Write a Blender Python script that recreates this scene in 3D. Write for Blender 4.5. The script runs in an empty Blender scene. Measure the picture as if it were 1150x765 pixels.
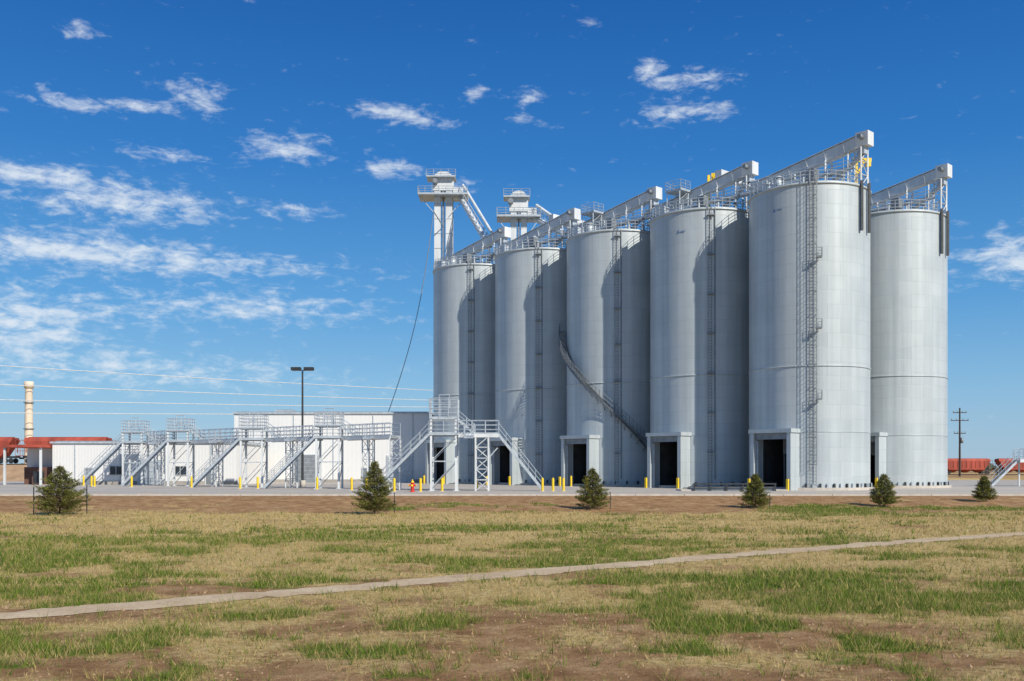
import bpy, math, random
import numpy as np
from mathutils import Vector
random.seed(7)
S=bpy.context.scene
sin,cos,pi=math.sin,math.cos,math.pi
rad=math.radians

# ------------------------------------------------------------------ materials
MATS={}
def newmat(name):
    m=bpy.data.materials.new(name); m.use_nodes=True
    nt=m.node_tree; b=nt.nodes["Principled BSDF"]
    MATS[name]=m
    return m,nt,b
def simple(name,col,rough=0.6,metal=0.0,var=0.12,scale=1.5,bump=0.0,bscale=20,streak=False):
    m,nt,b=newmat(name)
    tc=nt.nodes.new("ShaderNodeTexCoord")
    mp=nt.nodes.new("ShaderNodeMapping")
    nt.links.new(tc.outputs["Object"],mp.inputs[0])
    if streak: mp.inputs["Scale"].default_value=(1,1,0.12)
    n=nt.nodes.new("ShaderNodeTexNoise"); n.inputs["Scale"].default_value=scale; n.inputs["Detail"].default_value=5
    nt.links.new(mp.outputs[0],n.inputs["Vector"])
    r=nt.nodes.new("ShaderNodeValToRGB")
    r.color_ramp.elements[0].position=0.3; r.color_ramp.elements[1].position=0.7
    r.color_ramp.elements[0].color=tuple(c*(1-var) for c in col)+(1,)
    r.color_ramp.elements[1].color=tuple(min(1,c*(1+var)) for c in col)+(1,)
    nt.links.new(n.outputs["Fac"],r.inputs[0]); nt.links.new(r.outputs[0],b.inputs["Base Color"])
    b.inputs["Roughness"].default_value=rough; b.inputs["Metallic"].default_value=metal
    if bump>0:
        n2=nt.nodes.new("ShaderNodeTexNoise"); n2.inputs["Scale"].default_value=bscale; n2.inputs["Detail"].default_value=4
        nt.links.new(tc.outputs["Object"],n2.inputs["Vector"])
        bp=nt.nodes.new("ShaderNodeBump"); bp.inputs["Strength"].default_value=bump; bp.inputs["Distance"].default_value=0.05
        nt.links.new(n2.outputs["Fac"],bp.inputs["Height"]); nt.links.new(bp.outputs[0],b.inputs["Normal"])
    return m
simple("white_steel",(0.60,0.63,0.64),0.5,0.0,0.14,1.2,streak=True)
simple("galvanised",(0.45,0.50,0.54),0.45,0.2,0.18,3)
simple("grey_steel",(0.22,0.245,0.265),0.5,0.2,0.2,2)
simple("stair_steel",(0.13,0.145,0.16),0.5,0.2,0.2,2)
simple("dark_steel",(0.035,0.04,0.045),0.5,0.2,0.3,2)
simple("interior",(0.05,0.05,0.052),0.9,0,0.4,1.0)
simple("yellow_paint",(0.80,0.55,0.02),0.5,0,0.1,3)
simple("red_paint",(0.60,0.03,0.02),0.45,0,0.15,3)
simple("oxide_red",(0.33,0.06,0.035),0.7,0,0.35,0.6,streak=True)
simple("concrete_dark",(0.33,0.31,0.28),0.9,0,0.15,0.8,0.3,8)
simple("kerb_concrete",(0.50,0.46,0.40),0.9,0,0.15,1.5,0.3,15)
simple("stack_concrete",(0.66,0.56,0.45),0.9,0,0.12,0.3)
simple("wood_dark",(0.06,0.045,0.035),0.9,0,0.3,2)
simple("bark",(0.10,0.07,0.045),0.95,0,0.3,8)
simple("roof_brown",(0.14,0.07,0.05),0.8,0,0.2,1)
simple("glass_dark",(0.03,0.04,0.05),0.15,0,0.1,1)
simple("logo_blue",(0.16,0.26,0.42),0.5,0,0.1,1)
simple("embankment_soil",(0.33,0.22,0.13),0.95,0,0.3,0.5,0.4,3)
simple("far_foliage",(0.07,0.10,0.07),0.95,0,0.4,0.05)

# silo shell
m,nt,b=newmat("silo_paint")
N=nt.nodes.new; L=nt.links.new
tc=N("ShaderNodeTexCoord"); sx=N("ShaderNodeSeparateXYZ"); L(tc.outputs["Object"],sx.inputs[0])
at=N("ShaderNodeMath"); at.operation="ARCTAN2"; L(sx.outputs[1],at.inputs[0]); L(sx.outputs[0],at.inputs[1])
mu=N("ShaderNodeMath"); mu.operation="MULTIPLY"; L(at.outputs[0],mu.inputs[0]); mu.inputs[1].default_value=6.1
cb=N("ShaderNodeCombineXYZ"); L(mu.outputs[0],cb.inputs[0]); L(sx.outputs[2],cb.inputs[1])
br=N("ShaderNodeTexBrick"); L(cb.outputs[0],br.inputs["Vector"])
br.inputs["Scale"].default_value=1.0; br.inputs["Brick Width"].default_value=2.737; br.inputs["Row Height"].default_value=1.42
br.inputs["Mortar Size"].default_value=0.018; br.inputs["Mortar Smooth"].default_value=0.5; br.inputs["Bias"].default_value=0
br.inputs["Color1"].default_value=(0.455,0.51,0.53,1); br.inputs["Color2"].default_value=(0.495,0.545,0.56,1)
br.inputs["Mortar"].default_value=(0.38,0.43,0.455,1)
no=N("ShaderNodeTexNoise"); no.inputs["Scale"].default_value=0.55; no.inputs["Detail"].default_value=6; no.inputs["Roughness"].default_value=0.68
mp=N("ShaderNodeMapping"); mp.inputs["Scale"].default_value=(2.4,2.4,0.06); L(tc.outputs["Object"],mp.inputs[0]); L(mp.outputs[0],no.inputs["Vector"])
mr=N("ShaderNodeMapRange"); mr.inputs["From Min"].default_value=0.3; mr.inputs["From Max"].default_value=0.7; mr.inputs["To Min"].default_value=0.84; mr.inputs["To Max"].default_value=1.08
L(no.outputs["Fac"],mr.inputs[0])
nb_=N("ShaderNodeTexNoise"); nb_.inputs["Scale"].default_value=0.25; nb_.inputs["Detail"].default_value=4; L(tc.outputs["Object"],nb_.inputs["Vector"])
mr2=N("ShaderNodeMapRange"); mr2.inputs["From Min"].default_value=0.3; mr2.inputs["From Max"].default_value=0.7; mr2.inputs["To Min"].default_value=0.92; mr2.inputs["To Max"].default_value=1.05; L(nb_.outputs["Fac"],mr2.inputs[0])
mm_=N("ShaderNodeMath"); mm_.operation="MULTIPLY"; L(mr.outputs[0],mm_.inputs[0]); L(mr2.outputs[0],mm_.inputs[1])
mx=N("ShaderNodeVectorMath"); mx.operation="SCALE"; L(br.outputs["Color"],mx.inputs[0]); L(mm_.outputs[0],mx.inputs["Scale"])
L(mx.outputs[0],b.inputs["Base Color"]); b.inputs["Roughness"].default_value=0.42; b.inputs["Metallic"].default_value=0.12
bp=N("ShaderNodeBump"); bp.inputs["Strength"].default_value=0.4; bp.inputs["Distance"].default_value=0.025; bp.invert=True
L(br.outputs["Fac"],bp.inputs["Height"]); L(bp.outputs[0],b.inputs["Normal"])

m,nt,b=newmat("white_cladding"); N=nt.nodes.new; L=nt.links.new
tc=N("ShaderNodeTexCoord"); w=N("ShaderNodeTexWave"); w.inputs["Scale"].default_value=1.6; w.inputs["Distortion"].default_value=0
L(tc.outputs["Object"],w.inputs["Vector"])
r=N("ShaderNodeValToRGB"); r.color_ramp.elements[0].color=(0.62,0.63,0.62,1); r.color_ramp.elements[0].position=0.0; r.color_ramp.elements[1].position=0.25; r.color_ramp.elements[1].color=(0.74,0.74,0.72,1)
L(w.outputs["Fac"],r.inputs[0]); L(r.outputs[0],b.inputs["Base Color"]); b.inputs["Roughness"].default_value=0.5
bp=N("ShaderNodeBump"); bp.inputs["Distance"].default_value=0.03; bp.inputs["Strength"].default_value=0.4; L(w.outputs["Fac"],bp.inputs["Height"]); L(bp.outputs[0],b.inputs["Normal"])

# ground
m,nt,b=newmat("ground_soil"); N=nt.nodes.new; L=nt.links.new
tc=N("ShaderNodeTexCoord"); vc=N("ShaderNodeVertexColor"); vc.layer_name="patch"
sc=N("ShaderNodeSeparateColor"); L(vc.outputs["Color"],sc.inputs[0])
def noise(scale,det=5,rough=0.65,mapscale=None):
    n=N("ShaderNodeTexNoise"); n.inputs["Scale"].default_value=scale; n.inputs["Detail"].default_value=det; n.inputs["Roughness"].default_value=rough
    L(tc.outputs["Object"],n.inputs["Vector"])
    return n
def ramp(src,stops):
    r=N("ShaderNodeValToRGB"); e=r.color_ramp.elements
    e[0].position=stops[0][0]; e[0].color=stops[0][1]+(1,); e[1].position=stops[-1][0]; e[1].color=stops[-1][1]+(1,)
    for p,c in stops[1:-1]:
        x=e.new(p); x.color=c+(1,)
    L(src,r.inputs[0]); return r
def mix(f,a,c):
    x=N("ShaderNodeMix"); x.data_type="RGBA"; L(f,x.inputs[0]); L(a,x.inputs[6]); L(c,x.inputs[7]); return x.outputs[2]
def addn(a,bsock,k):
    x=N("ShaderNodeMath"); x.operation="MULTIPLY_ADD"; L(bsock,x.inputs[0]); x.inputs[1].default_value=k; L(a,x.inputs[2]); return x.outputs[0]
n1=noise(1.3,6,0.7); n2=noise(6.0,7,0.75); n3=noise(40,3,0.7)
dirt=ramp(n1.outputs[0],[(0.3,(0.22,0.115,0.05)),(0.52,(0.40,0.235,0.115)),(0.72,(0.55,0.37,0.20))])
straw=ramp(n2.outputs[0],[(0.3,(0.36,0.245,0.095)),(0.5,(0.60,0.44,0.19)),(0.7,(0.72,0.57,0.29))])
green=ramp(n2.outputs[0],[(0.3,(0.08,0.105,0.02)),(0.5,(0.17,0.205,0.04)),(0.72,(0.38,0.34,0.11))])
def thr(a,lo,hi):
    x=N("ShaderNodeMapRange"); x.interpolation_type="SMOOTHSTEP"; x.inputs["From Min"].default_value=lo; x.inputs["From Max"].default_value=hi; L(a,x.inputs[0]); return x.outputs[0]
s1=thr(addn(sc.outputs[1],n2.outputs[0],0.9),0.75,1.15)
g1=thr(addn(sc.outputs[0],n2.outputs[0],0.8),0.90,1.14)
c=mix(s1,dirt.outputs[0],straw.outputs[0]); c=mix(g1,c,green.outputs[0])
v=N("ShaderNodeVectorMath"); v.operation="SCALE"; L(c,v.inputs[0])
mr=N("ShaderNodeMapRange"); mr.inputs["From Min"].default_value=0.3; mr.inputs["From Max"].default_value=0.7; mr.inputs["To Min"].default_value=0.70; mr.inputs["To Max"].default_value=1.27; L(n3.outputs[0],mr.inputs[0]); L(mr.outputs[0],v.inputs["Scale"])
L(v.outputs[0],b.inputs["Base Color"]); b.inputs["Roughness"].default_value=1.0; b.inputs["Specular IOR Level"].default_value=0.1
bp=N("ShaderNodeBump"); bp.inputs["Distance"].default_value=0.16; bp.inputs["Strength"].default_value=0.9; L(n2.outputs[0],bp.inputs["Height"]); L(bp.outputs[0],b.inputs["Normal"])

def surf(name,stops,sc1,sc2,bump):
    global N,L,tc
    m,nt,b=newmat(name); N=nt.nodes.new; L=nt.links.new; tc=N("ShaderNodeTexCoord")
    a=noise(sc1); c2=noise(sc2,6,0.7)
    r=ramp(a.outputs[0],stops)
    v=N("ShaderNodeVectorMath"); v.operation="SCALE"; L(r.outputs[0],v.inputs[0])
    mr=N("ShaderNodeMapRange"); mr.inputs["From Min"].default_value=0.3; mr.inputs["From Max"].default_value=0.7; mr.inputs["To Min"].default_value=0.78; mr.inputs["To Max"].default_value=1.15; L(c2.outputs[0],mr.inputs[0]); L(mr.outputs[0],v.inputs["Scale"])
    L(v.outputs[0],b.inputs["Base Color"]); b.inputs["Roughness"].default_value=0.95
    bp=N("ShaderNodeBump"); bp.inputs["Distance"].default_value=0.04; bp.inputs["Strength"].default_value=bump; L(c2.outputs[0],bp.inputs["Height"]); L(bp.outputs[0],b.inputs["Normal"])
surf("path_gravel",[(0.3,(0.46,0.33,0.20)),(0.7,(0.62,0.49,0.32))],0.9,9,0.7)
surf("pavement_concrete",[(0.3,(0.38,0.345,0.30)),(0.7,(0.49,0.45,0.40))],0.12,3,0.2)

def plant(name,tl):
    global N,L
    m,nt,b=newmat(name); N=nt.nodes.new; L=nt.links.new
    vc=N("ShaderNodeVertexColor"); vc.layer_name="tint"
    L(vc.outputs["Color"],b.inputs["Base Color"]); b.inputs["Roughness"].default_value=0.8; b.inputs["Specular IOR Level"].default_value=0.15
    tr=N("ShaderNodeBsdfTranslucent"); L(vc.outputs["Color"],tr.inputs[0])
    ms=N("ShaderNodeMixShader"); ms.inputs[0].default_value=tl; L(b.outputs[0],ms.inputs[1]); L(tr.outputs[0],ms.inputs[2])
    L(ms.outputs[0],nt.nodes["Material Output"].inputs[0])
plant("grass_blades",0.4); plant("needles",0.25)

# ------------------------------------------------------------------ mesh builder
def root(name,loc=(0,0,0)):
    e=bpy.data.objects.new(name,None); e.location=loc; S.collection.objects.link(e); e.empty_display_size=0.5; return e
class MB:
    def __init__(s): s.v=[];s.f=[];s.m=[];s.sm=[]
    def quad(s,ids,mat,smooth=False): s.f.append(ids); s.m.append(mat); s.sm.append(smooth)
    def obox(s,c,ax,ay,az,mat):
        c=Vector(c); n=len(s.v)
        for k in (-1,1):
            for j in (-1,1):
                for i in (-1,1): s.v.append(c+ax*i+ay*j+az*k)
        for q in ((0,2,3,1),(4,5,7,6),(0,1,5,4),(2,6,7,3),(0,4,6,2),(1,3,7,5)): s.quad([n+t for t in q],mat)
    def box(s,c,size,mat,rot=0):
        a=Vector((cos(rot),sin(rot),0)); b_=Vector((-sin(rot),cos(rot),0))
        s.obox(c,a*size[0]/2,b_*size[1]/2,Vector((0,0,size[2]/2)),mat)
    def beam(s,p,q,w,h,mat):
        p=Vector(p);q=Vector(q); d=q-p; l=d.length
        if l<1e-6: return
        d/=l; up=Vector((0,0,1)) if abs(d.z)<0.98 else Vector((1,0,0))
        side=d.cross(up).normalized(); u=side.cross(d)
        s.obox((p+q)/2,d*l/2,side*w/2,u*h/2,mat)
    def tube(s,p,q,r,mat,n=6,r2=None,caps=False):
        p=Vector(p);q=Vector(q); d=(q-p)
        if d.length<1e-6: return
        d.normalize(); up=Vector((0,0,1)) if abs(d.z)<0.98 else Vector((1,0,0))
        a=d.cross(up).normalized(); b_=a.cross(d); r2=r if r2 is None else r2
        k=len(s.v)
        for c,rr in ((p,r),(q,r2)):
            for i in range(n):
                t=2*pi*i/n; s.v.append(c+a*cos(t)*rr+b_*sin(t)*rr)
        for i in range(n): s.quad([k+i,k+(i+1)%n,k+n+(i+1)%n,k+n+i],mat,n>5)
        if caps:
            s.quad([k+i for i in range(n)][::-1],mat); s.quad([k+n+i for i in range(n)],mat)
    def poly(s,pts,r,mat,n=4,closed=False):
        for i in range(len(pts)-(0 if closed else 1)): s.tube(pts[i],pts[(i+1)%len(pts)],r,mat,n)
    def rail(s,pts,h,mat,sp=1.6,r=0.028,rails=3,closed=False,kick=True):
        pts=[Vector(p) for p in pts]; m_=len(pts)-(0 if closed else 1)
        for i in range(m_):
            p=pts[i];q=pts[(i+1)%len(pts)]
            for k in range(rails):
                z=Vector((0,0,h*(k+1)/rails)); s.tube(p+z,q+z,r,mat,4)
            l=(q-p).length; c=max(1,int(round(l/sp)))
            for j in range(c+(0 if closed or i<m_-1 else 1)):
                a=p.lerp(q,j/c); s.tube(a,a+Vector((0,0,h)),r*1.1,mat,4)
            if kick: s.beam(p+Vector((0,0,.07)),q+Vector((0,0,.07)),0.012,0.12,mat)
    def stair(s,top,bot,w,mat,rh=1.1):
        top=Vector(top);bot=Vector(bot); d=bot-top; hd=Vector((d.x,d.y,0)).normalized(); sd=Vector((-hd.y,hd.x,0))
        for k in (-1,1):
            o=sd*k*w/2; s.beam(top+o,bot+o,0.07,0.26,mat)
            for hh in (rh,rh*0.55): s.tube(top+o+Vector((0,0,hh)),bot+o+Vector((0,0,hh)),0.03,mat,4)
            c=max(2,int(d.length/1.1))
            for j in range(c+1):
                a=top.lerp(bot,j/c)+o; s.tube(a,a+Vector((0,0,rh)),0.03,mat,4)
        c=int(abs(d.z)/0.22); ang=math.atan2(hd.y,hd.x)
        for j in range(1,c):
            a=top.lerp(bot,j/c); s.box(a,(0.24,w-0.08,0.04),"grey_steel",ang)
    def lattice(s,base,top,wx,wy,mat,leg=0.09,brace=0.05,step=1.5,rot=0):
        base=Vector(base);top=Vector(top); a=Vector((cos(rot),sin(rot),0))*wx/2; b_=Vector((-sin(rot),cos(rot),0))*wy/2
        cs=[a+b_,b_-a,-a-b_,a-b_]; H=(top-base).length; n=max(1,int(round(H/step)))
        for c in cs: s.beam(base+c,top+c,leg,leg,mat)
        for i in range(n):
            p=base.lerp(top,i/n);q=base.lerp(top,(i+1)/n)
            for k in range(4):
                c,d=cs[k],cs[(k+1)%4]
                s.tube(q+c,q+d,brace/2,mat,4)
                if i%2==0: s.tube(p+c,q+d,brace/2,mat,4)
                else: s.tube(p+d,q+c,brace/2,mat,4)
    def build(s,name,parent=None):
        used=sorted(set(s.m)); idx={u:i for i,u in enumerate(used)}
        off=parent.location if parent else Vector((0,0,0))
        me=bpy.data.meshes.new(name); me.from_pydata([tuple(Vector(v)-off) for v in s.v],[],s.f)
        for u in used: me.materials.append(MATS[u])
        me.polygons.foreach_set("material_index",[idx[t] for t in s.m]); me.polygons.foreach_set("use_smooth",s.sm); me.update()
        o=bpy.data.objects.new(name,me); S.collection.objects.link(o)
        if parent: o.parent=parent
        return o
V=Vector

# ------------------------------------------------------------------ terrain
TAB={}
def vn(x,y,seed):
    if seed not in TAB: TAB[seed]=np.random.RandomState(seed).rand(256,256)
    t=TAB[seed]
    xi=np.floor(x).astype(int);yi=np.floor(y).astype(int);fx=x-xi;fy=y-yi
    fx=fx*fx*(3-2*fx);fy=fy*fy*(3-2*fy)
    a=t[xi%256,yi%256];b_=t[(xi+1)%256,yi%256];c=t[xi%256,(yi+1)%256];d=t[(xi+1)%256,(yi+1)%256]
    return (a*(1-fx)+b_*fx)*(1-fy)+(c*(1-fx)+d*fx)*fy
def fbm(x,y,seed,o=4):
    r=0;am=1;s_=0
    for i in range(o): r=r+am*vn(x*2**i+17.3*i,y*2**i+5.1*i,seed+i); s_+=am; am*=0.55
    return r/s_
def sst(a,b_,x):
    t=np.clip((x-a)/(b_-a),0,1); return t*t*(3-2*t)
PN=math.sqrt(1+.72**2)
def pathdist(x,y): return np.abs(y-26.6-0.72*x-0.5*np.sin(x*0.13))/PN
def hgt(x,y):
    z=-0.6+0.6*sst(65,79,y)
    f=(1-sst(60,76,y))*sst(1.2,4,pathdist(x,y))
    return z+f*((fbm(x/6,y/6,11,3)-0.5)*0.28)+(fbm(x/2.2,y/2.2,15,2)-0.5)*0.22*sst(61,66,y)*(1-sst(74,78,y))
def greenf(x,y):
    n=fbm(x/7,y/4.2,21,4); n2=fbm(x/1.5,y/1.1,31,3)
    u=x/np.maximum(y,1)
    near=1-sst(20,27,y)
    g=(n-0.5)*(1.7-0.6*near)+(n2-0.5)*(1.2+0.6*near)+0.41+0.06*near
    g=g+0.26*sst(27,31,y)*(1-sst(44,50,y))*(1-sst(0.12,0.3,u))
    g=g+0.18*(1-sst(26,36,y))*sst(-0.15,0.05,u)*sst(16,19,y)
    g=g+0.28*sst(57,60,y)*(1-sst(68,72,y))*sst(0.2,0.3,u)
    g=g-0.34*sst(47,53,y)*(1-sst(0.2,0.3,u))
    g=g-0.10*sst(33,37,y)*sst(0.15,0.3,u)*(1-sst(56,60,y))
    g=g-0.4*sst(70,73,y)
    return np.clip(g,0,1)
def strawf(x,y):
    n=fbm(x/5,y/3,41,4); n2=fbm(x/1.1,y/1.1,51,3)
    s_=(n-0.5)*1.2+(n2-0.5)*1.0+0.55
    s_=s_+0.28*sst(26,34,y)*(1-sst(58,63,y))-0.12*(1-sst(17,22,y))-0.50*sst(61,67,y)*(1-sst(82,90,y))
    return np.clip(s_,0,1)
def axis(lo,hi,st,far,nf):
    core=np.arange(lo,hi+1e-6,st); g=np.geomspace(st,far,nf)
    return np.concatenate([(lo-g)[::-1],core,hi+g])
xs=axis(-56,56,0.35,4000,26); ys=np.concatenate([[-4000,-1500,-500,-150,-50,-15,0,5,8],np.arange(10,84,0.3),84+np.geomspace(0.8,6000,34)])
X,Y=np.meshgrid(xs,ys); Z=hgt(X,Y)
nx,ny=len(xs),len(ys)
me=bpy.data.meshes.new("ground")
vv=np.stack([X,Y,Z],-1).reshape(-1,3)
i=np.arange(nx-1);j=np.arange(ny-1); I,J=np.meshgrid(i,j); b0=(J*nx+I).reshape(-1)
ff=np.stack([b0,b0+1,b0+nx+1,b0+nx],-1)
me.from_pydata(vv.tolist(),[],ff.tolist())
me.polygons.foreach_set("use_smooth",[True]*len(me.polygons))
at_=me.color_attributes.new("patch","FLOAT_COLOR","POINT")
G=greenf(X,Y).reshape(-1); ST=strawf(X,Y).reshape(-1)
at_.data.foreach_set("color",np.stack([G,ST,np.zeros_like(G),np.ones_like(G)],-1).astype(np.float32).reshape(-1))
me.materials.append(MATS["ground_soil"]); me.update()
S.collection.objects.link(bpy.data.objects.new("ground",me))

# dirt path strip
mb=MB(); px=np.arange(-42,54,0.22)
rs=np.random.RandomState(3)
for k,x in enumerate(px):
    yc=26.6+.72*x+0.5*sin(x*0.13)
    e1=0.58+0.7*(fbm(np.array([x*0.8]),np.array([3.3]),5,3)[0]-.5)+0.28*(rs.rand()-.5); e2=0.58+0.7*(fbm(np.array([x*0.8]),np.array([9.3]),6,3)[0]-.5)+0.28*(rs.rand()-.5)
    nrm=V((-.72,1,0))/PN
    for e in (-e1,-e1*.4,e2*.4,e2):
        p=V((x,yc,0))+nrm*e; mb.v.append(V((p.x,p.y,-0.6+(0.012 if abs(e)>0.4 else 0.02))))
    if k:
        for t in range(3):
            a=(k-1)*4+t; mb.quad([a,a+4,a+5,a+1],"path_gravel",True)
mb.build("dirt_path")

# pavement
mb=MB()
mb.v+= [V((-170,79.6,0.03)),V((170,79.6,0.03)),V((170,175,0.03)),V((-170,175,0.03))]; mb.quad([0,1,2,3],"pavement_concrete")
pv=mb.build("pavement")
mb=MB(); x=-170
while x<170:
    mb.box((x+1.99,79.5,0.03),(3.96,0.25,0.24),"kerb_concrete"); x+=4
mb.build("kerb")
mb=MB()
for k in range(-12,40):
    mb.box((k*4-8,86.5,0.036),(2.2,0.14,0.004),"yellow_paint")
mb.build("road_marking")

# ------------------------------------------------------------------ grass
rs=np.random.RandomState(12)
def tufts(n,y0,y1,kind):
    y=np.sqrt(rs.rand(n)*(y1*y1-y0*y0)+y0*y0); x=(rs.rand(n)*2-1)*(0.60*y+2)
    g=greenf(x,y)+(rs.rand(n)-.5)*0.16; s_=strawf(x,y)
    pd=pathdist(x,y)
    if kind=="green": keep=(g>0.50+0.24*rs.rand(n))|((rs.rand(n)<0.05)&(y<62))
    else: keep=(s_>0.26+0.45*rs.rand(n))
    keep&=(pd>0.52+0.4*rs.rand(n))
    return x[keep],y[keep],g[keep]
VV=[];CC=[]
def blades(x,y,g,per,h0,w0,kind):
    n=len(x); th=0.6+0.9*rs.rand(n); tdry=rs.rand(n)<0.16
    for b_ in range(per):
        a=rs.rand(n)*2*pi; r=rs.rand(n)*0.07*(h0/0.12); bx=x+np.cos(a)*r; by=y+np.sin(a)*r; bz=hgt(bx,by)-0.01
        h=h0*(0.45+0.9*rs.rand(n))*th; w=w0*(0.6+0.8*rs.rand(n)); lean=h*(0.2+0.75*rs.rand(n)); la=a+(rs.rand(n)-.5)*1.2
        pa=rs.rand(n)*pi; dx=np.cos(pa)*w/2;dy=np.sin(pa)*w/2
        v0=np.stack([bx-dx,by-dy,bz],-1);v1=np.stack([bx+dx,by+dy,bz],-1);v2=np.stack([bx+np.cos(la)*lean,by+np.sin(la)*lean,bz+h],-1)
        VV.append(np.stack([v0,v1,v2],1).reshape(-1,3))
        t=rs.rand(n)[:,None]
        if kind=="green":
            c=np.array([[0.08,0.155,0.018]])*(1-t)+np.array([[0.25,0.35,0.045]])*t
            dry=((rs.rand(n)<0.16)|tdry)[:,None]; c=np.where(dry,np.array([[0.58,0.46,0.17]])*(0.7+0.5*t),c)
        else: c=np.array([[0.46,0.33,0.13]])*(1-t)+np.array([[0.76,0.61,0.30]])*t
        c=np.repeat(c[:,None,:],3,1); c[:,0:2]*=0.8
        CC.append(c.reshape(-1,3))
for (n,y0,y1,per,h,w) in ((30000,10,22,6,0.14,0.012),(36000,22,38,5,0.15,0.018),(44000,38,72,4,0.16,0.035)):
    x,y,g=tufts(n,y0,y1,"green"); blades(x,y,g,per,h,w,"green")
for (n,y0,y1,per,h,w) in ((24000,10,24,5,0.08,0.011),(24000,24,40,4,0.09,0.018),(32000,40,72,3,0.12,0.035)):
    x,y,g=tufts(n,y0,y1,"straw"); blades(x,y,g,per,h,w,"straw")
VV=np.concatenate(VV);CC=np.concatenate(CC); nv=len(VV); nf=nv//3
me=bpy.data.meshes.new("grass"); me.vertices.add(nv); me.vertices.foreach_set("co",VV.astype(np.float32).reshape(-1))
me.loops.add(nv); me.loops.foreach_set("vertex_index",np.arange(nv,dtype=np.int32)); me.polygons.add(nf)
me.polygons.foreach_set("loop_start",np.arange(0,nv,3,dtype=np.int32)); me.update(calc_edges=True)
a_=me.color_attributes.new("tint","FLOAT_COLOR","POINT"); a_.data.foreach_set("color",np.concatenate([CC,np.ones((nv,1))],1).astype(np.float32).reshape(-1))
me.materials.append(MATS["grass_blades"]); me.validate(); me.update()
S.collection.objects.link(bpy.data.objects.new("grass",me))
# clods on the bare soil: one object
mb=MB(); R=random.Random(9)
yy=12.5+21*rs.rand(3600); xx=(rs.rand(3600)*2-1)*0.58*yy; ok=(greenf(xx,yy)<0.5)&(pathdist(xx,yy)>0.5); xx=xx[ok];yy=yy[ok]; zz_=hgt(xx,yy)
for x,y,z in zip(xx.tolist(),yy.tolist(),zz_.tolist()):
    s_=R.uniform(.012,.04)*(1.6 if R.random()<.08 else 1); a=R.uniform(0,pi)
    k=len(mb.v)
    for q in ((1,0,0),(-.9,.2,0),(0,1,0),(.1,-.9,0),(0,0,.8)):
        mb.v.append(V((x+s_*(q[0]*cos(a)-q[1]*sin(a))*R.uniform(.7,1.3),y+s_*(q[0]*sin(a)+q[1]*cos(a))*R.uniform(.7,1.3),z-.005+s_*q[2])))
    for f in ((0,2,4),(2,1,4),(1,3,4),(3,0,4)): mb.quad([k+t for t in f],"embankment_soil")
mb.build("soil_clods")

# ------------------------------------------------------------------ spruce trees
def spruce(x,y,h,w,seed):
    R=random.Random(seed); z0=float(hgt(np.array([x]),np.array([y]))[0]); e=root("spruce_tree",(x,y,z0))
    mb=MB(); mb.tube((x,y,z0-0.1),(x,y,z0+h*0.96),0.055*h/3,"bark",7,0.01)
    V3=[];C3=[]
    lv=int(15*h/3)+4
    ph=R.random()*6
    for l in range(lv):
        f=(l+0.3)/lv; zc=z0+0.03*h+f*h*0.9
        prof=(1-f)**0.85*(0.85+0.15*min(1,f*6))
        nb=int(9+5*(1-f))
        for b_ in range(nb):
            a=ph+l*1.1+b_*2*pi/nb+R.uniform(-.3,.3); r=w/2*prof*R.uniform(0.62,1.2)+0.05
            rise=r*R.uniform(0.05,0.5)
            p0=V((x,y,zc)); p1=p0+V((cos(a)*r,sin(a)*r,rise))
            mb.tube(p0,p1,0.012,"bark",4,0.003)
            nn=int(20+62*r)
            sh=R.uniform(0.5,1.4)
            for k in range(nn):
                t=R.uniform(0.10,1.0)**0.6; c=p0.lerp(p1,t); sp=0.15*(1.15-t*0.7)
                c=c+V((R.uniform(-sp,sp),R.uniform(-sp,sp),R.uniform(-sp,sp)*0.9))
                d=V((cos(a)+R.uniform(-.9,.9),sin(a)+R.uniform(-.9,.9),R.uniform(-.2,1.0))).normalized(); L_=R.uniform(0.06,0.14)
                sd=d.cross(V((R.uniform(-1,1),R.uniform(-1,1),R.uniform(-1,1)))).normalized()*R.uniform(0.012,0.024)
                V3+= [c-sd,c+sd,c+d*L_]
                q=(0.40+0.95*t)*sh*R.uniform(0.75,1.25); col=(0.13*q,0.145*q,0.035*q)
                if R.random()<0.16: col=(0.30*q,0.25*q,0.08*q)
                C3+= [col]*3
    mb.tube((x,y,z0+h*0.9),(x,y,z0+h*1.02),0.012,"bark",4,0.004)
    mb.build("trunk_and_branches",e)
    n=len(V3); me=bpy.data.meshes.new("needles"); me.from_pydata([tuple(v-e.location) for v in V3],[],[(i,i+1,i+2) for i in range(0,n,3)])
    a_=me.color_attributes.new("tint","FLOAT_COLOR","POINT"); a_.data.foreach_set("color",np.array([c+(1,) for c in C3],dtype=np.float32).reshape(-1))
    me.materials.append(MATS["needles"]); me.update(); o=bpy.data.objects.new("needles",me); S.collection.objects.link(o); o.parent=e
for i,(x,y,h,w) in enumerate(((-27.7,60,3.2,3.6),(-8.6,61.3,3.5,2.8),(5.5,67,2.95,2.5),(16.9,68,2.5,2.2),(26.2,69,2.4,2.2),(35.2,73,2.0,1.8))):
    spruce(x,y,h,w,50+i)
def stake(x,y,h):
    z=float(hgt(np.array([x]),np.array([y]))[0]); mb=MB(); e=root("tree_stake",(x,y,z))
    mb.beam((x,y,z-0.2),(x,y,z+h),0.05,0.05,"dark_steel"); mb.box((x,y,z+h+0.01),(0.075,0.075,0.03),"dark_steel"); mb.box((x+.04,y,z+h*.6),(0.05,0.03,0.12),"dark_steel"); mb.build("post",e)
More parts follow.
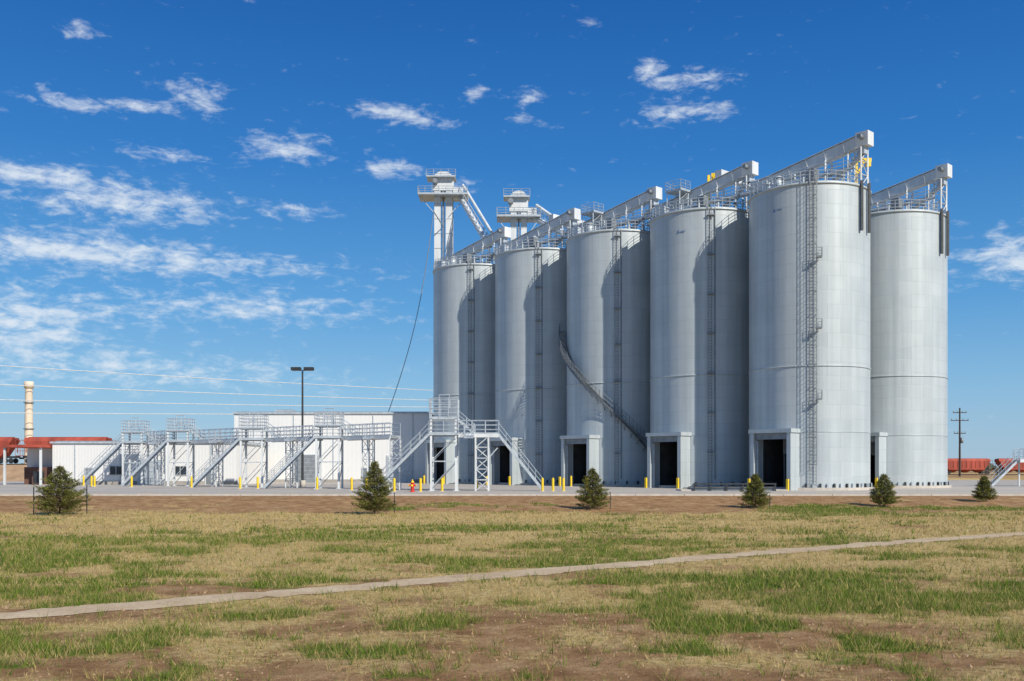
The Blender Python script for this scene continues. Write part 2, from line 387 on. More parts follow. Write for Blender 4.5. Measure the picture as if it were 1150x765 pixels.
for x,y,h in ((-29.4,60.2,1.7),(-26.05,60,1.75),(-7.4,61.6,1.3),(6.75,67.2,1.1),(17.9,68,0.9)): stake(x,y,h)

# ------------------------------------------------------------------ silos
RV=V((9.12,-9.77,0)); RD=RV.normalized()
FR=V((RD.y,-RD.x,0))
C5=V((31.2,103,0)); OFFB=V((12.7,10.7,0)); H=30.6; R0=6.1
fang=math.atan2(FR.y,FR.x)
def silo(C,idx,rowA,ladang,near_end,logo):
    e=root("grain_silo",C)
    mb=MB(); n=96; zs=[0.3,5.6]+[5.6+(H-5.6)*k/6 for k in range(1,7)]
    for z in zs:
        for i in range(n):
            t=fang+2*pi*(i+0.5)/n; mb.v.append(C+V((cos(t)*R0,sin(t)*R0,z)))
    for k in range(len(zs)-1):
        for i in range(n):
            mid=(i+1)%n; da=min(mid,n-mid)*360/n
            if k==0 and da<17.5: continue
            mb.quad([k*n+i,k*n+(i+1)%n,(k+1)*n+(i+1)%n,(k+1)*n+i],"silo_paint",True)
    mb.build("shell",e)
    mb=MB()
    def ring(z,r,rr,hh,mat,seg=72):
        k=len(mb.v)
        for i in range(seg):
            t=2*pi*i/seg
            for (a,b_) in ((r,z-hh/2),(rr,z-hh/2),(rr,z+hh/2),(r,z+hh/2)): mb.v.append(C+V((cos(t)*a,sin(t)*a,b_)))
        for i in range(seg):
            for q in range(3):
                j=(i+1)%seg; mb.quad([k+i*4+q,k+j*4+q,k+j*4+q+1,k+i*4+q+1],mat,True)
    ring(12.4,R0-.02,R0+0.07,0.12,"silo_paint"); ring(H-0.08,R0-.02,R0+0.12,0.2,"silo_paint"); ring(5.85,R0-.02,R0+0.04,0.06,"silo_paint")
    k=len(mb.v); sg=72
    for z in (0.0,0.3):
        for i in range(sg): mb.v.append(C+V((cos(2*pi*i/sg)*6.5,sin(2*pi*i/sg)*6.5,z+.0)))
    for i in range(sg): mb.quad([k+i,k+(i+1)%sg,k+sg+(i+1)%sg,k+sg+i],"kerb_concrete")
    mb.quad([k+sg+i for i in range(sg)],"kerb_concrete")
    for i in range(56):
        t=2*pi*i/56; d=abs((t-fang+pi)%(2*pi)-pi)
        if d<0.42: continue
        mb.box(C+V((cos(t)*6.2,sin(t)*6.2,0.5)),(0.2,0.16,0.4),"dark_steel" if i%2 else "galvanised",t)
    k=len(mb.v); mb.v.append(C+V((0,0,H+1.5)))
    for i in range(sg): mb.v.append(C+V((cos(2*pi*i/sg)*R0,sin(2*pi*i/sg)*R0,H)))
    for i in range(sg): mb.quad([k,k+1+i,k+1+(i+1)%sg],"galvanised",True)
    for i in range(24):
        t=2*pi*i/24; mb.beam(C+V((cos(t)*R0*.98,sin(t)*R0*.98,H+0.06)),C+V((cos(t)*.6,sin(t)*.6,H+1.42)),0.08,0.1,"galvanised")
    mb.build("rings_and_roof",e)
    mb=MB()
    pts=[C+V((cos(2*pi*i/44)*(R0-0.05),sin(2*pi*i/44)*(R0-.05),H)) for i in range(44)]
    mb.rail(pts,1.15,"galvanised",sp=1.9,r=0.035,closed=True)
    mb.build("roof_railing",e)
    mb=MB(); sd=V((-FR.y,FR.x,0)); P=C+FR*(R0+0.45); w=4.2; hh=5.75
    for s_ in (-1,1): 
        mb.obox(P+sd*s_*(w/2)+V((0,0,hh/2)),FR*0.85,sd*0.22,V((0,0,hh/2)),"silo_paint")
    mb.obox(P+V((0,0,hh+0.201)),FR*0.95,sd*(w/2+0.34),V((0,0,0.2)),"silo_paint")
    mb.obox(P+FR*0.55+V((0,0,hh-0.33)),FR*0.05,sd*(w/2-.225),V((0,0,0.3)),"grey_steel")
    for s_ in (-1,1):
        mb.obox(P+FR*0.3+sd*s_*(w/2-0.33)+V((0,0,hh/2-.4)),FR*0.06,sd*0.09,V((0,0,hh/2-.35)),"galvanised")
    for s_ in (-1,1): mb.box(P+FR*1.2+sd*s_*(w/2+.1)+V((0,0,.6)),(0.22,0.22,1.15),"yellow_paint",fang)
    mb.build("drive_through_portal",e)
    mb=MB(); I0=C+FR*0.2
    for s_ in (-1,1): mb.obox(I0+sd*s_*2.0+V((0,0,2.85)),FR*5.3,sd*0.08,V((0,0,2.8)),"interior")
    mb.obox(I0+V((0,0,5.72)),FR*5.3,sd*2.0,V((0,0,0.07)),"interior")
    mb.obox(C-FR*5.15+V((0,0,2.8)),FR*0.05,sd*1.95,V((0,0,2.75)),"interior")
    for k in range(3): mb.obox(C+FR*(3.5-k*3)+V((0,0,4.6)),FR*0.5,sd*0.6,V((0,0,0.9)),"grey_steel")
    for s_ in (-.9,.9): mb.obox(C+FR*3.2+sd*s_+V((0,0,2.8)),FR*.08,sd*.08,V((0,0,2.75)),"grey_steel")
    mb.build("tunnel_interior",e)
    if rowA:
        mb=MB(); a=rad(ladang); r=V((cos(a),sin(a),0)); sd=V((-sin(a),cos(a),0)); z1=H+1.2
        B=C+r*(R0+0.22)
        big=near_end
        lw=0.3 if big else 0.2
        for s_ in (-1,1): mb.beam(B+sd*lw*s_+V((0,0,0.4)),B+sd*lw*s_+V((0,0,z1)),0.06,0.06,"grey_steel")
        z=0.6
        while z<z1: mb.tube(B-sd*lw+V((0,0,z)),B+sd*lw+V((0,0,z)),0.02,"grey_steel",4); z+=0.33
        z=3
        while z<z1:
            for s_ in (-1,1): mb.beam(B+sd*lw*s_+V((0,0,z)),B+sd*lw*s_-r*0.25+V((0,0,z)),0.05,0.05,"grey_steel")
            z+=2.4
        if big:
            z=2.6
            while z<z1:
                arc=[B+sd*0.38*cos(q)+r*(0.72*sin(q))+V((0,0,z)) for q in [pi*i/7 for i in range(8)]]
                mb.poly(arc,0.025,"grey_steel"); z+=0.9
            for i in range(1,7):
                q=pi*i/7; o=sd*0.38*cos(q)+r*0.72*sin(q); mb.tube(B+o+V((0,0,2.6)),B+o+V((0,0,z1)),0.018,"grey_steel",4)
            for z in (9,16,23):
                mb.box(B+r*0.4+sd*0.55+V((0,0,z)),(0.7,0.5,0.06),"grey_steel",a)
                q=B+r*0.7+sd*0.3+V((0,0,z)); mb.rail([q,q+sd*0.5,q+sd*0.5-r*0.7],.9,"grey_steel",sp=.9,r=.02)
        else:
            mb.tube(C+V((cos(a+.09)*6.2,sin(a+.09)*6.2,1)),C+V((cos(a+.09)*6.2,sin(a+.09)*6.2,H)),0.06,"grey_steel",6)
            z=4
            while z<H: mb.box(B+sd*0.1+V((0,0,z)),(0.3,0.8,0.12),"grey_steel",a); z+=4.3
        mb.build("access_ladder",e)
    if logo:
        mb=MB(); a=rad(logo)
        q=C+V((cos(a),sin(a),0))*(R0+0.02)+V((0,0,28.3)); sd=V((-sin(a),cos(a),0))
        mb.v+= [q-sd*.2-V((0,0,.2)),q+sd*.2-V((0,0,.2)),q+V((0,0,.22))]; mb.quad([0,1,2],"logo_blue")
        mb.obox(q+sd*0.6+V((0,0,-.05)),V((cos(a),sin(a),0))*.01,sd*.28,V((0,0,.06)),"logo_blue")
        mb.build("logo",e)
    return e
centersA=[C5+RV*(-k) for k in range(5)]
silosA=[]
for k,C in enumerate(centersA):
    silosA.append(silo(C,k,True,-103 if k==0 else -95,k==0,(-140,-128,0,0,0)[k]))
for k,C in enumerate(centersA): silo(C+OFFB,k,False,-97,False,0)

# helical stair on the third silo
C3=centersA[2]; e=silosA[2]; mb=MB(); ri,ro=R0+0.08,R0+1.0; G_="stair_steel"
a0,a1=rad(-195),rad(-21); z0_,z1_=19.6,0.4; n=96; po=[];pi_=[]
for i in range(n+1):
    t=a0+(a1-a0)*i/n; z=z0_+(z1_-z0_)*i/n; d=V((cos(t),sin(t),0))
    po.append(C3+d*ro+V((0,0,z)));pi_.append(C3+d*ri+V((0,0,z)))
    mb.obox(C3+d*(ri+ro)/2+V((0,0,z)),d*0.44,V((-d.y,d.x,0))*0.13,V((0,0,0.02)),G_)
    if i%2==0: mb.tube(po[-1],po[-1]+V((0,0,1.1)),0.03,G_,4)
    if i%4==0: mb.beam(pi_[-1]-V((0,0,.9)),po[-1]-V((0,0,.1)),0.06,0.06,G_)
for i in range(n):
    mb.beam(po[i],po[i+1],0.05,0.24,G_); mb.beam(pi_[i],pi_[i+1],0.05,0.24,G_)
    for hh in (.55,1.1): mb.tube(po[i]+V((0,0,hh)),po[i+1]+V((0,0,hh)),0.03,"grey_steel",4)
mb.build("spiral_staircase",e)

# ------------------------------------------------------------------ roof conveyors
def conveyor_row(base,name,full):
    e=root(name,base+V((0,0,H))); W="white_steel"; mb=MB(); sd=V((-RD.y,RD.x,0)); rz=math.atan2(RD.y,RD.x)
    wk=MB(); sp=MB()
    for k in range(5):
        C=base+RV*(-k)
        p=C-RD*6.2+V((0,0,H+2.3)); q=C+RD*6.3+V((0,0,H+4.6))
        mb.beam(p,q,0.95,1.05,W)
        d=(q-p); nb=6; dn=d.normalized(); s2=dn.cross(V((0,0,1))).normalized(); u=s2.cross(dn)
        for i in range(nb+1):
            c=p.lerp(q,i/nb); mb.obox(c,dn*0.05,s2*0.55,u*0.6,W)
        mb.beam(p+u*.62,q+u*.62,1.15,0.06,W)
        mb.box(q+V((0,0,0.05))-RD*0.1,(1.35,1.2,1.4),W,rz)
        mb.box(q+V((0,0,-1.0))-RD*0.3,(0.8,0.8,0.8),"galvanised",rz)
        mb.box(p+V((0,0,.1)),(1.0,1.3,1.3),"galvanised",rz)
        mm=q-sd*0.75+V((0,0,.1)); mb.tube(mm,mm-sd*0.6,0.24,"grey_steel",10,caps=True)
        sp.tube(q-RD*0.3+V((0,0,-1.4)),C+RD*2.5+V((0,0,H+1.0)),0.26,W,10)
        sp.tube(C-RD*1.0+V((0,0,H+2.7)),C+V((0,0,H+1.2)),0.28,W,10)
        sp.lattice(C+RD*5.5+V((0,0,H-0.2)),C+RD*5.5+V((0,0,H+3.8)),1.4,1.4,W,0.13,0.09,1.3,rz)
        if k==0:
            for a in (-0.75,0.75): sp.beam(C+RD*6.32+sd*a+V((0,0,H-4.6)),C+RD*6.32+sd*a+V((0,0,H+0.4)),0.24,0.24,"dark_steel")
        for t in (-5.0,-1.2,2.3):
            z=H+2.3+2.3*(t+6.2)/12.5-0.55
            for a in (-0.7,0.7): sp.beam(C+RD*t+sd*a+V((0,0,H+0.2)),C+RD*t+sd*a+V((0,0,z)),0.12,0.12,W)
            sp.tube(C+RD*t-sd*.7+V((0,0,H+.3)),C+RD*t+sd*.7+V((0,0,z)),0.04,W,4); sp.tube(C+RD*t+sd*.7+V((0,0,H+.3)),C+RD*t-sd*.7+V((0,0,z)),0.04,W,4)
        o=-sd*1.5
        a=C-RD*6.9+o+V((0,0,H+1.5)); b_=C+RD*(5.0 if k==0 else 6.5)+o+V((0,0,H+1.5))
        wk.beam(a,b_,1.0,0.12,"galvanised")
        for s_ in (-.5,.5): wk.rail([a+sd*s_+V((0,0,.06)),b_+sd*s_+V((0,0,.06))],1.1,"galvanised",sp=1.4,r=.03)
        for i in range(9):
            c1=a.lerp(b_,i/9)-V((0,0,.06));c2=a.lerp(b_,(i+1)/9)-V((0,0,.06))
            wk.tube(c1-V((0,0,.8)) if i%2 else c1,(c2 if i%2 else c2-V((0,0,.8))),0.035,"galvanised",4)
        wk.beam(a-V((0,0,.85)),b_-V((0,0,.85)),0.08,0.08,"galvanised")
        for t in (-5,0,4.6): wk.beam(C+RD*t+o+V((0,0,H)),C+RD*t+o+V((0,0,H+1.44)),0.12,0.12,"galvanised")
        f=C+FR*2.6+RD*(1.5 if k%2 else -2)
        sp.tube(f+V((0,0,H+.7)),f+V((0,0,H+2.0)),0.4,"galvanised",12,caps=True); sp.tube(f+V((0,0,H+2.0)),f+V((0,0,H+2.3)),0.5,"galvanised",12,0.15)
        g=C+FR*3.8+RD*2.6; sp.box(g+V((0,0,H+1.1)),(0.9,0.9,1.1),"grey_steel",rz)
        g=C+FR*4.2-RD*2.9; sp.box(g+V((0,0,H+1.0)),(1.4,0.7,0.9),"galvanised",rz)
        for q_ in range(7):
            t=fang-1.3+q_*0.43+k*.1; c=C+V((cos(t)*4.9,sin(t)*4.9,H+.3)); sp.tube(c,c+V((0,0,.7)),.12,"galvanised",8); sp.tube(c+V((0,0,.7)),c+V((0,0,.85)),.26,"galvanised",8,.08,True)
        if k in (1,2) and full:
            t=C-RD*2.5+FR*1.6; sp.lattice(t+V((0,0,H)),t+V((0,0,H+3.6)),1.8,1.6,"galvanised",0.1,0.06,1.2,rz)
            bx=[t+RD*i+FR*j+V((0,0,H+3.65)) for i,j in ((-1.1,-.9),(1.1,-.9),(1.1,.9),(-1.1,.9))]
            sp.box(t+V((0,0,H+3.6)),(2.2,1.8,0.1),"galvanised",rz); sp.rail(bx,1.1,"galvanised",sp=1.2,closed=True)
        sp.tube(C-RD*7+FR*2.0+V((0,0,H+1.4)),C+RD*6+FR*2.0+V((0,0,H+1.4)),0.14,"galvanised",8)
    mb.build("conveyor_housing",e); wk.build("walkway",e); sp.build("supports_and_chutes",e)
    return e
eA=conveyor_row(C5,"overhead_conveyor",True)
eB=conveyor_row(C5+OFFB,"overhead_conveyor",False)
mb=MB()
for k in (1,3):
    a=centersA[k]+RD*2+V((0,0,H+5.0)); mb.beam(a,a+OFFB,0.9,1.0,"white_steel")
    for t in (0.0,.33,.66,1.0): mb.beam(a+OFFB*t-V((0,0,.5)),a+OFFB*t-V((0,0,5.0 if t in(0,1.0) else 1.2)),0.14,0.14,"white_steel")
mb.build("cross_conveyor",eA)
def hoist(p,h,l,ang):
    e=root("yellow_hoist",p); mb=MB(); p=V(p); d=V((cos(ang),sin(ang),0))
    mb.beam(p,p+V((0,0,h)),0.3,0.3,"yellow_paint"); mb.beam(p+V((0,0,h))-d*.3,p+V((0,0,h))+d*l,0.28,0.4,"yellow_paint")
    mb.beam(p+V((0,0,h*.6)),p+V((0,0,h-.1))+d*l*.55,0.2,0.2,"yellow_paint"); mb.box(p+d*l*.8+V((0,0,h-.45)),(0.5,0.4,0.5),"yellow_paint",ang)
    mb.tube(p+d*l*.8+V((0,0,h-.6)),p+d*l*.8+V((0,0,h-2.0)),0.03,"dark_steel",4); mb.box(p+V((0,0,.15)),(.7,.7,.3),"yellow_paint",ang); mb.build("jib_frame",e)
hoist(C5+V((5.3,0.9,H+.0)),4.3,1.6,rad(0))
hoist(centersA[1]+V((0.6,0.2,H+1.0)),4.4,-0.9,rad(170))

# ------------------------------------------------------------------ bucket elevators
def elevator(x,y,zt,scale,spout):
    e=root("bucket_elevator",(x,y,0)); mb=MB(); W="white_steel"
    for s_ in (-1,1):
        mb.box((x+s_*0.85*scale,y,zt/2-1),(0.95*scale,1.1*scale,zt-2),W)
        z=2
        while z<zt-3: mb.box((x+s_*0.85*scale,y,z),(1.05*scale,1.2*scale,0.1),"galvanised"); z+=2.4
    mb.lattice((x,y+1.6,0),(x,y+1.6,zt-4),2.6*scale,1.6,"galvanised",0.12,0.07,2.4)
    mb.box((x,y-.1,zt-9),(.25,1.0*scale,14),"grey_steel")
    mb.box((x,y,zt-2.4),(3.1*scale,1.4*scale,1.6),W)
    k=len(mb.v); n=12
    for j in (-1,1):
        for i in range(n+1):
            t=pi*i/n; mb.v.append(V((x+cos(t)*1.55*scale,y+j*0.7*scale,zt-1.6+sin(t)*1.5)))
    for i in range(n): mb.quad([k+i,k+i+1,k+n+1+i+1,k+n+1+i],W,True)
    mb.quad([k+i for i in range(n+1)],W); mb.quad([k+n+1+i for i in range(n+1)][::-1],W)
    mb.box((x+2.2*scale,y,zt-3.6),(1.5*scale,1.0,1.8),W); mb.tube((x-1.2,y-.9,zt-2),(x-1.2,y-2.1,zt-2),0.4,"grey_steel",10,caps=True)
    mb.build("casing_and_head",e)
    mb=MB(); hw=3.6*scale; zp=zt-4.2
    mb.box((x,y,zp),(hw*2,4.2*scale,0.16),"galvanised"); c=[(x-hw,y-2.1*scale,zp),(x+hw,y-2.1*scale,zp),(x+hw,y+2.1*scale,zp),(x-hw,y+2.1*scale,zp)]
    mb.rail([V(q)+V((0,0,.08)) for q in c],1.15,"galvanised",sp=1.2,r=.04,closed=True)
    for s_ in (-1,1): mb.beam((x+s_*hw*.95,y-1,zp-.1),(x+s_*1.2,y-1,zp-3),0.12,0.12,"galvanised")
    mb.box((x-0.3,y,zt-1.2),(hw*1.2,3.0*scale,0.1),"galvanised"); c=[(x-.3-hw*.6,y-1.5*scale,zt-1.15),(x-.3+hw*.6,y-1.5*scale,zt-1.15)]; mb.rail(c,1.1,"galvanised",sp=1.2,r=.035)
    mb.build("service_platform",e)
    mb=MB(); a=V((x+2.4*scale,y,zt-4)); b_=V(spout)
    mb.tube(a,b_,0.42,W,10); mb.tube(a+V((0.5,0.5,2)),b_+V((1.8,1,0)),0.22,W,8)
    mb.beam(a+V((0,-.6,1.2)),b_+V((0,-.6,1.4)),0.1,0.1,"galvanised")
    for i in range(10):
        p=a.lerp(b_,i/10);q=a.lerp(b_,(i+1)/10); mb.tube(p+V((0,-.6,1.25)),q+V((0,-.3,.1)),0.04,"galvanised",4); mb.tube(q+V((0,-.3,.1)),q+V((0,-.6,1.25)),0.04,"galvanised",4)
    mb.build("spout",e)
elevator(-11.2,160,50.6,1.1,(-3.4,148,H+5))
elevator(1.0,146.2,43.6,0.9,(9.5,140,H+4))

e=root("guy_cable",(-19.3,150,0)); mb=MB(); P0=V((-12.0,150,41.5)); P1=V((-19.4,150,9.5)); pts=[]
for i in range(25):
    t=i/24; pts.append(P0.lerp(P1,t)+V((0.9*sin(pi*t),0,-1.0*sin(pi*t))))
mb.poly(pts,0.06,"grey_steel",5); mb.beam(P0,P0+V((0.8,9.2,0)),.12,.12,"grey_steel"); mb.build("cable",e)

# ------------------------------------------------------------------ access platforms
M="galvanised"
def tower(mb,x,y,stair_dx,zt,ch):
    for sx_ in (-1.2,1.2):
        for sy in (-1.1,1.1): mb.beam((x+sx_,y+sy,0.03),(x+sx_,y+sy,zt),0.2,0.2,"white_steel"); mb.box((x+sx_,y+sy,.06),(.45,.45,.06),"white_steel")
    for z0,z1 in ((0.3,2.9),(2.9,5.4)):
        for sx_ in (-1.2,1.2): mb.tube((x+sx_,y-1.1,z0),(x+sx_,y+1.1,z1),0.05,M,4); mb.beam((x+sx_,y-1.1,z1),(x+sx_,y+1.1,z1),.1,.1,M)
        mb.beam((x-1.2,y+1.1,z1),(x+1.2,y+1.1,z1),.1,.1,M); mb.beam((x-1.2,y-1.1,z1),(x+1.2,y-1.1,z1),.1,.1,M)
        for sy in (-1.1,1.1): mb.tube((x-1.2,y+sy,z0),(x+1.2,y+sy,z1),0.04,M,4)
    mb.box((x,y,5.5),(2.8,2.6,0.14),M); mb.box((x,y,zt),(2.7,2.4,0.14),M)
    c=[V((x+a,y+b_,zt+.07)) for a,b_ in ((-1.35,-1.2),(1.35,-1.2),(1.35,1.2),(-1.35,1.2))]; mb.rail(c,ch,M,sp=.9,r=.04,rails=4,closed=True)
    mb.rail([V((x-.5,y-.2,zt+.07)),V((x+.5,y-.2,zt+.07))],ch+.4,M,sp=1,r=.04,rails=2)
    c=[V((x+a,y+b_,5.57)) for a,b_ in ((-1.4,-1.3),(1.4,-1.3))]; mb.rail(c,1.2,M,sp=1.2,r=.035)
    mb.stair((x-1.4,y-0.8,5.5),(x-1.4+stair_dx,y-0.8,0.1),1.0,M)
    mb.stair((x+1.3,y+.3,zt),(x+3.0,y+.3,5.55),.7,M,.9)
def catwalk(mb,p,q,w=1.3,legs=True):
    p=V(p);q=V(q); d=(q-p).normalized(); sd=V((-d.y,d.x,0))
    mb.beam(p,q,w,0.1,M)
    for s_ in (-1,1): 
        mb.beam(p+sd*s_*w/2-V((0,0,.12)),q+sd*s_*w/2-V((0,0,.12)),0.1,0.34,"white_steel"); mb.rail([p+sd*s_*w/2+V((0,0,.05)),q+sd*s_*w/2+V((0,0,.05))],1.3,M,sp=1.2,r=.035,rails=3)
    if legs: 
        mid=p.lerp(q,.5); mb.lattice(V((mid.x,mid.y,0.03)),mid-V((0,0,.25)),0.9,0.9,"white_steel",0.12,0.07,1.1,math.atan2(d.y,d.x))
mods=[(-48.3,125.7),(-40.7,120.4),(-29.7,112.7),(-19.7,105.7),(-6.6,95.5)]
for k,(x,y) in enumerate(mods):
    e=root("access_platform",(x,y,0)); mb=MB()
    tower(mb,x,y,-5.4,7.0 if k==4 else 6.7,1.9 if k==4 else 1.5)
    if k<4:
        nx_,ny_=mods[k+1]; q=V((nx_-1.4,ny_+0.6,5.5)); p=V((x+1.4,y+.4,5.5))
        if k==3: q=p.lerp(q,.62); mb.lattice((q.x,q.y,.03),q-V((0,0,.2)),1,1,"white_steel",.12,.07,1.1)
        catwalk(mb,p,q)
        g=p.lerp(q,0.55); mb.beam(g+V((0,-.7,0)),g+V((0,-3.0,-.3)),0.8,0.08,M); mb.rail([g+V((-.4,-.7,0)),g+V((-.4,-3,-.3))],1.2,M,sp=1); mb.rail([g+V((.4,-.7,0)),g+V((.4,-3,-.3))],1.2,M,sp=1)
    else:
        catwalk(mb,(x+1.4,y-.2,5.5),(-1.3,y-.2,5.5),1.4,False)
        mb.lattice((-2.9,y-.2,.03),(-2.9,y-.2,5.3),1.25,1.3,"white_steel",.16,.09,1.1)
        for sy in (-.65,.65): mb.beam((-1.4,y-.2+sy,4.2),(-2.3,y-.2+sy,3.2),.1,.1,M)
        mb.stair((-1.3,y-.2,5.5),(3.0,y-.2,0.1),1.1,M)
        mb.beam((x+2.5,y-3.2,5.1),(x+2.5,y-.9,5.4),.9,.08,M); mb.rail([(x+2.05,y-3.2,5.1),(x+2.05,y-.9,5.4)],1.2,M,sp=1); mb.rail([(x+2.95,y-3.2,5.1),(x+2.95,y-.9,5.4)],1.2,M,sp=1)
    mb.build("steel_frame",e)
e=root("access_platform",(66,118,0)); mb=MB()
for sx_ in (61.5,66,71):
    for sy in (-.8,.8): mb.beam((sx_,118+sy,0.03),(sx_,118+sy,3.2),.16,.16,"white_steel")
catwalk(mb,(60.8,118,3.2),(73,118,3.2),1.6,False); mb.stair((60.8,118,3.2),(57.6,118,.1),1.0,M)
c=[V((63.5+a,118+b_,3.3)) for a,b_ in ((-1,-.8),(1,-.8),(1,.8),(-1,.8))]; mb.rail(c,2.0,M,sp=.8,r=.04,rails=4,closed=True); mb.build("steel_frame",e)

e=root("truck_scale",(21,95.5,0)); mb=MB()
mb.box((21.5,96.2,0.2),(8.0,3.0,0.3),"grey_steel"); mb.box((21.5,94.5,0.72),(8.0,0.1,0.14),"dark_steel"); mb.box((21.5,94.5,0.42),(8.0,0.08,0.1),"dark_steel")
for k in range(6): mb.box((17.6+k*1.56,94.5,.4),(.12,.12,.74),"dark_steel")
for s_ in (-1,1): mb.box((21.5+s_*4.6,96.2,0.1),(1.1,3,.12),"kerb_concrete")
mb.build("deck_and_rail",e)

def bollard(x,y,h=1.25):
    e=root("yellow_bollard",(x,y,0)); mb=MB(); mb.tube((x,y,0.03),(x,y,h),0.12,"yellow_paint",12); mb.tube((x,y,h),(x,y,h+.07),0.12,"yellow_paint",12,.05,True); mb.box((x,y,.05),(.4,.4,.06),"kerb_concrete"); mb.build("post",e)
for x,y in ((2.9,93.2),(3.9,93.2),(4.9,93.2),(-11.0,91.5),(-8.5,91),(-6.6,92.5),(-15.8,96.5),(-14.4,97),(-27.0,104),(-28.6,103),(-43.5,112),(-48.8,114.5),(-49.8,116),(-52.5,120),(-20,100.5),(-36,110),(7.0,116),(-3.5,97.5)): bollard(x,y)

def hydrant(x,y):
    e=root("fire_hydrant",(x,y,0)); mb=MB(); Rr="red_paint"
    mb.tube((x,y,.03),(x,y,.12),.24,Rr,12,caps=True); mb.tube((x,y,.12),(x,y,.85),.15,Rr,12); mb.tube((x,y,.85),(x,y,.92),.21,Rr,12,caps=True)
    mb.tube((x,y,.92),(x,y,1.1),.17,"yellow_paint",12,.07); mb.tube((x,y,1.1),(x,y,1.2),.05,"yellow_paint",8,caps=True)
    for d in (V((1,0,0)),V((-1,0,0)),V((0,-1,0))): mb.tube(V((x,y,.65)),V((x,y,.65))+d*.3,.085,Rr,8); mb.tube(V((x,y,.65))+d*.3,V((x,y,.65))+d*.36,.11,"yellow_paint",8,caps=True)
    mb.build("body",e)
hydrant(-9.2,90.5)

e=root("street_lamp",(-24.6,115,0)); mb=MB(); x,y=-24.6,115
mb.tube((x,y,0.03),(x,y,.8),.35,"kerb_concrete",14,caps=True); mb.tube((x,y,.8),(x,y,13.6),.15,"dark_steel",10,.10)
mb.beam((x-1.2,y,13.7),(x+1.2,y,13.7),.1,.1,"dark_steel")
for s_ in (-1,1):
    mb.box((x+s_*.75,y,13.88),(1.1,.8,.36),"dark_steel"); mb.box((x+s_*.75,y,13.68),(.8,.55,.05),"glass_dark")
mb.build("pole_and_heads",e)

# ------------------------------------------------------------------ buildings
def building(name,x0,x1,y0,y1,h,doors,wins,units=()):
    e=root(name,((x0+x1)/2,(y0+y1)/2,0)); mb=MB(); W="white_cladding"
    mb.box(((x0+x1)/2,(y0+y1)/2,h/2),(x1-x0,y1-y0,h),W); mb.build("walls",e)
    mb=MB(); mb.box(((x0+x1)/2,(y0+y1)/2,h+.12),(x1-x0+.5,y1-y0+.5,.24),"galvanised"); mb.box(((x0+x1)/2,(y0+y1)/2,h+.3),(x1-x0-.6,y1-y0-.6,.12),"grey_steel")
    for (ux,uy,uw,uh) in units: mb.box((ux,uy,h+.36+uh/2),(uw,uw*.8,uh),"galvanised"); mb.box((ux,uy,h+.4+uh),(uw*.8,uw*.6,.12),"grey_steel")
    mb.box(((x0+x1)/2,y0-.06,.25),(x1-x0+.1,.1,.5),"concrete_dark")
    x=x0+3
    while x<x1: mb.box((x,y0-.05,h/2+.2),(.12,.08,h-.3),"galvanised"); x+=6
    mb.build("roof_and_trim",e)
    mb=MB()
    for dx,w,hh,mt in doors:
        mb.box((dx,y0-.08,hh/2),(w+.3,.12,hh+.3),"white_steel"); mb.box((dx,y0-.16,hh/2),(w,.06,hh),mt)
        if w>2:
            z=.6
            while z<hh: mb.box((dx,y0-.2,z),(w-.1,.04,.04),"galvanised"); z+=.6
    mb.build("doors",e)
    mb=MB()
    for dx,z,w,hh in wins:
        mb.box((dx,y0-.07,z),(w+.2,.1,hh+.2),"white_steel"); mb.box((dx,y0-.13,z),(w,.05,hh),"glass_dark"); mb.box((dx,y0-.17,z),(.06,.03,hh),"white_steel")
    if wins: mb.build("windows",e)
    return e
building("white_warehouse",-61,-36.5,130,146,5.5,((-56,1.1,2.2,"grey_steel"),(-48,3,3.2,"galvanised"),(-40,1.1,2.2,"grey_steel")),((-52.5,1.9,1.6,1.1),(-44,1.9,1.6,1.1)),units=((-50,138,2.2,.9),(-42,139,1.6,.7)))
building("white_processing_building",-42,-12.5,148,170,10.4,((-31,3.6,4.2,"grey_steel"),(-22,1.1,2.2,"grey_steel"),(-17,3.6,4,"galvanised")),(),units=((-36,156,3,.6),))
e=root("open_shed",(-63.8,129,0)); mb=MB()
mb.box((-63.9,131,5.1),(5.4,7,.35),"oxide_red"); mb.box((-63.9,134.2,2.45),(5,.2,4.9),"white_cladding")
for a in (-66.3,-61.6): mb.box((a,128,2.45),(.25,.25,4.9),"white_steel")
mb.box((-64,133,1.2),(3.6,1.8,2.3),"roof_brown"); mb.box((-62.6,129.5,1.0),(.9,1.2,1.6),"dark_steel"); mb.build("frame_and_roof",e)

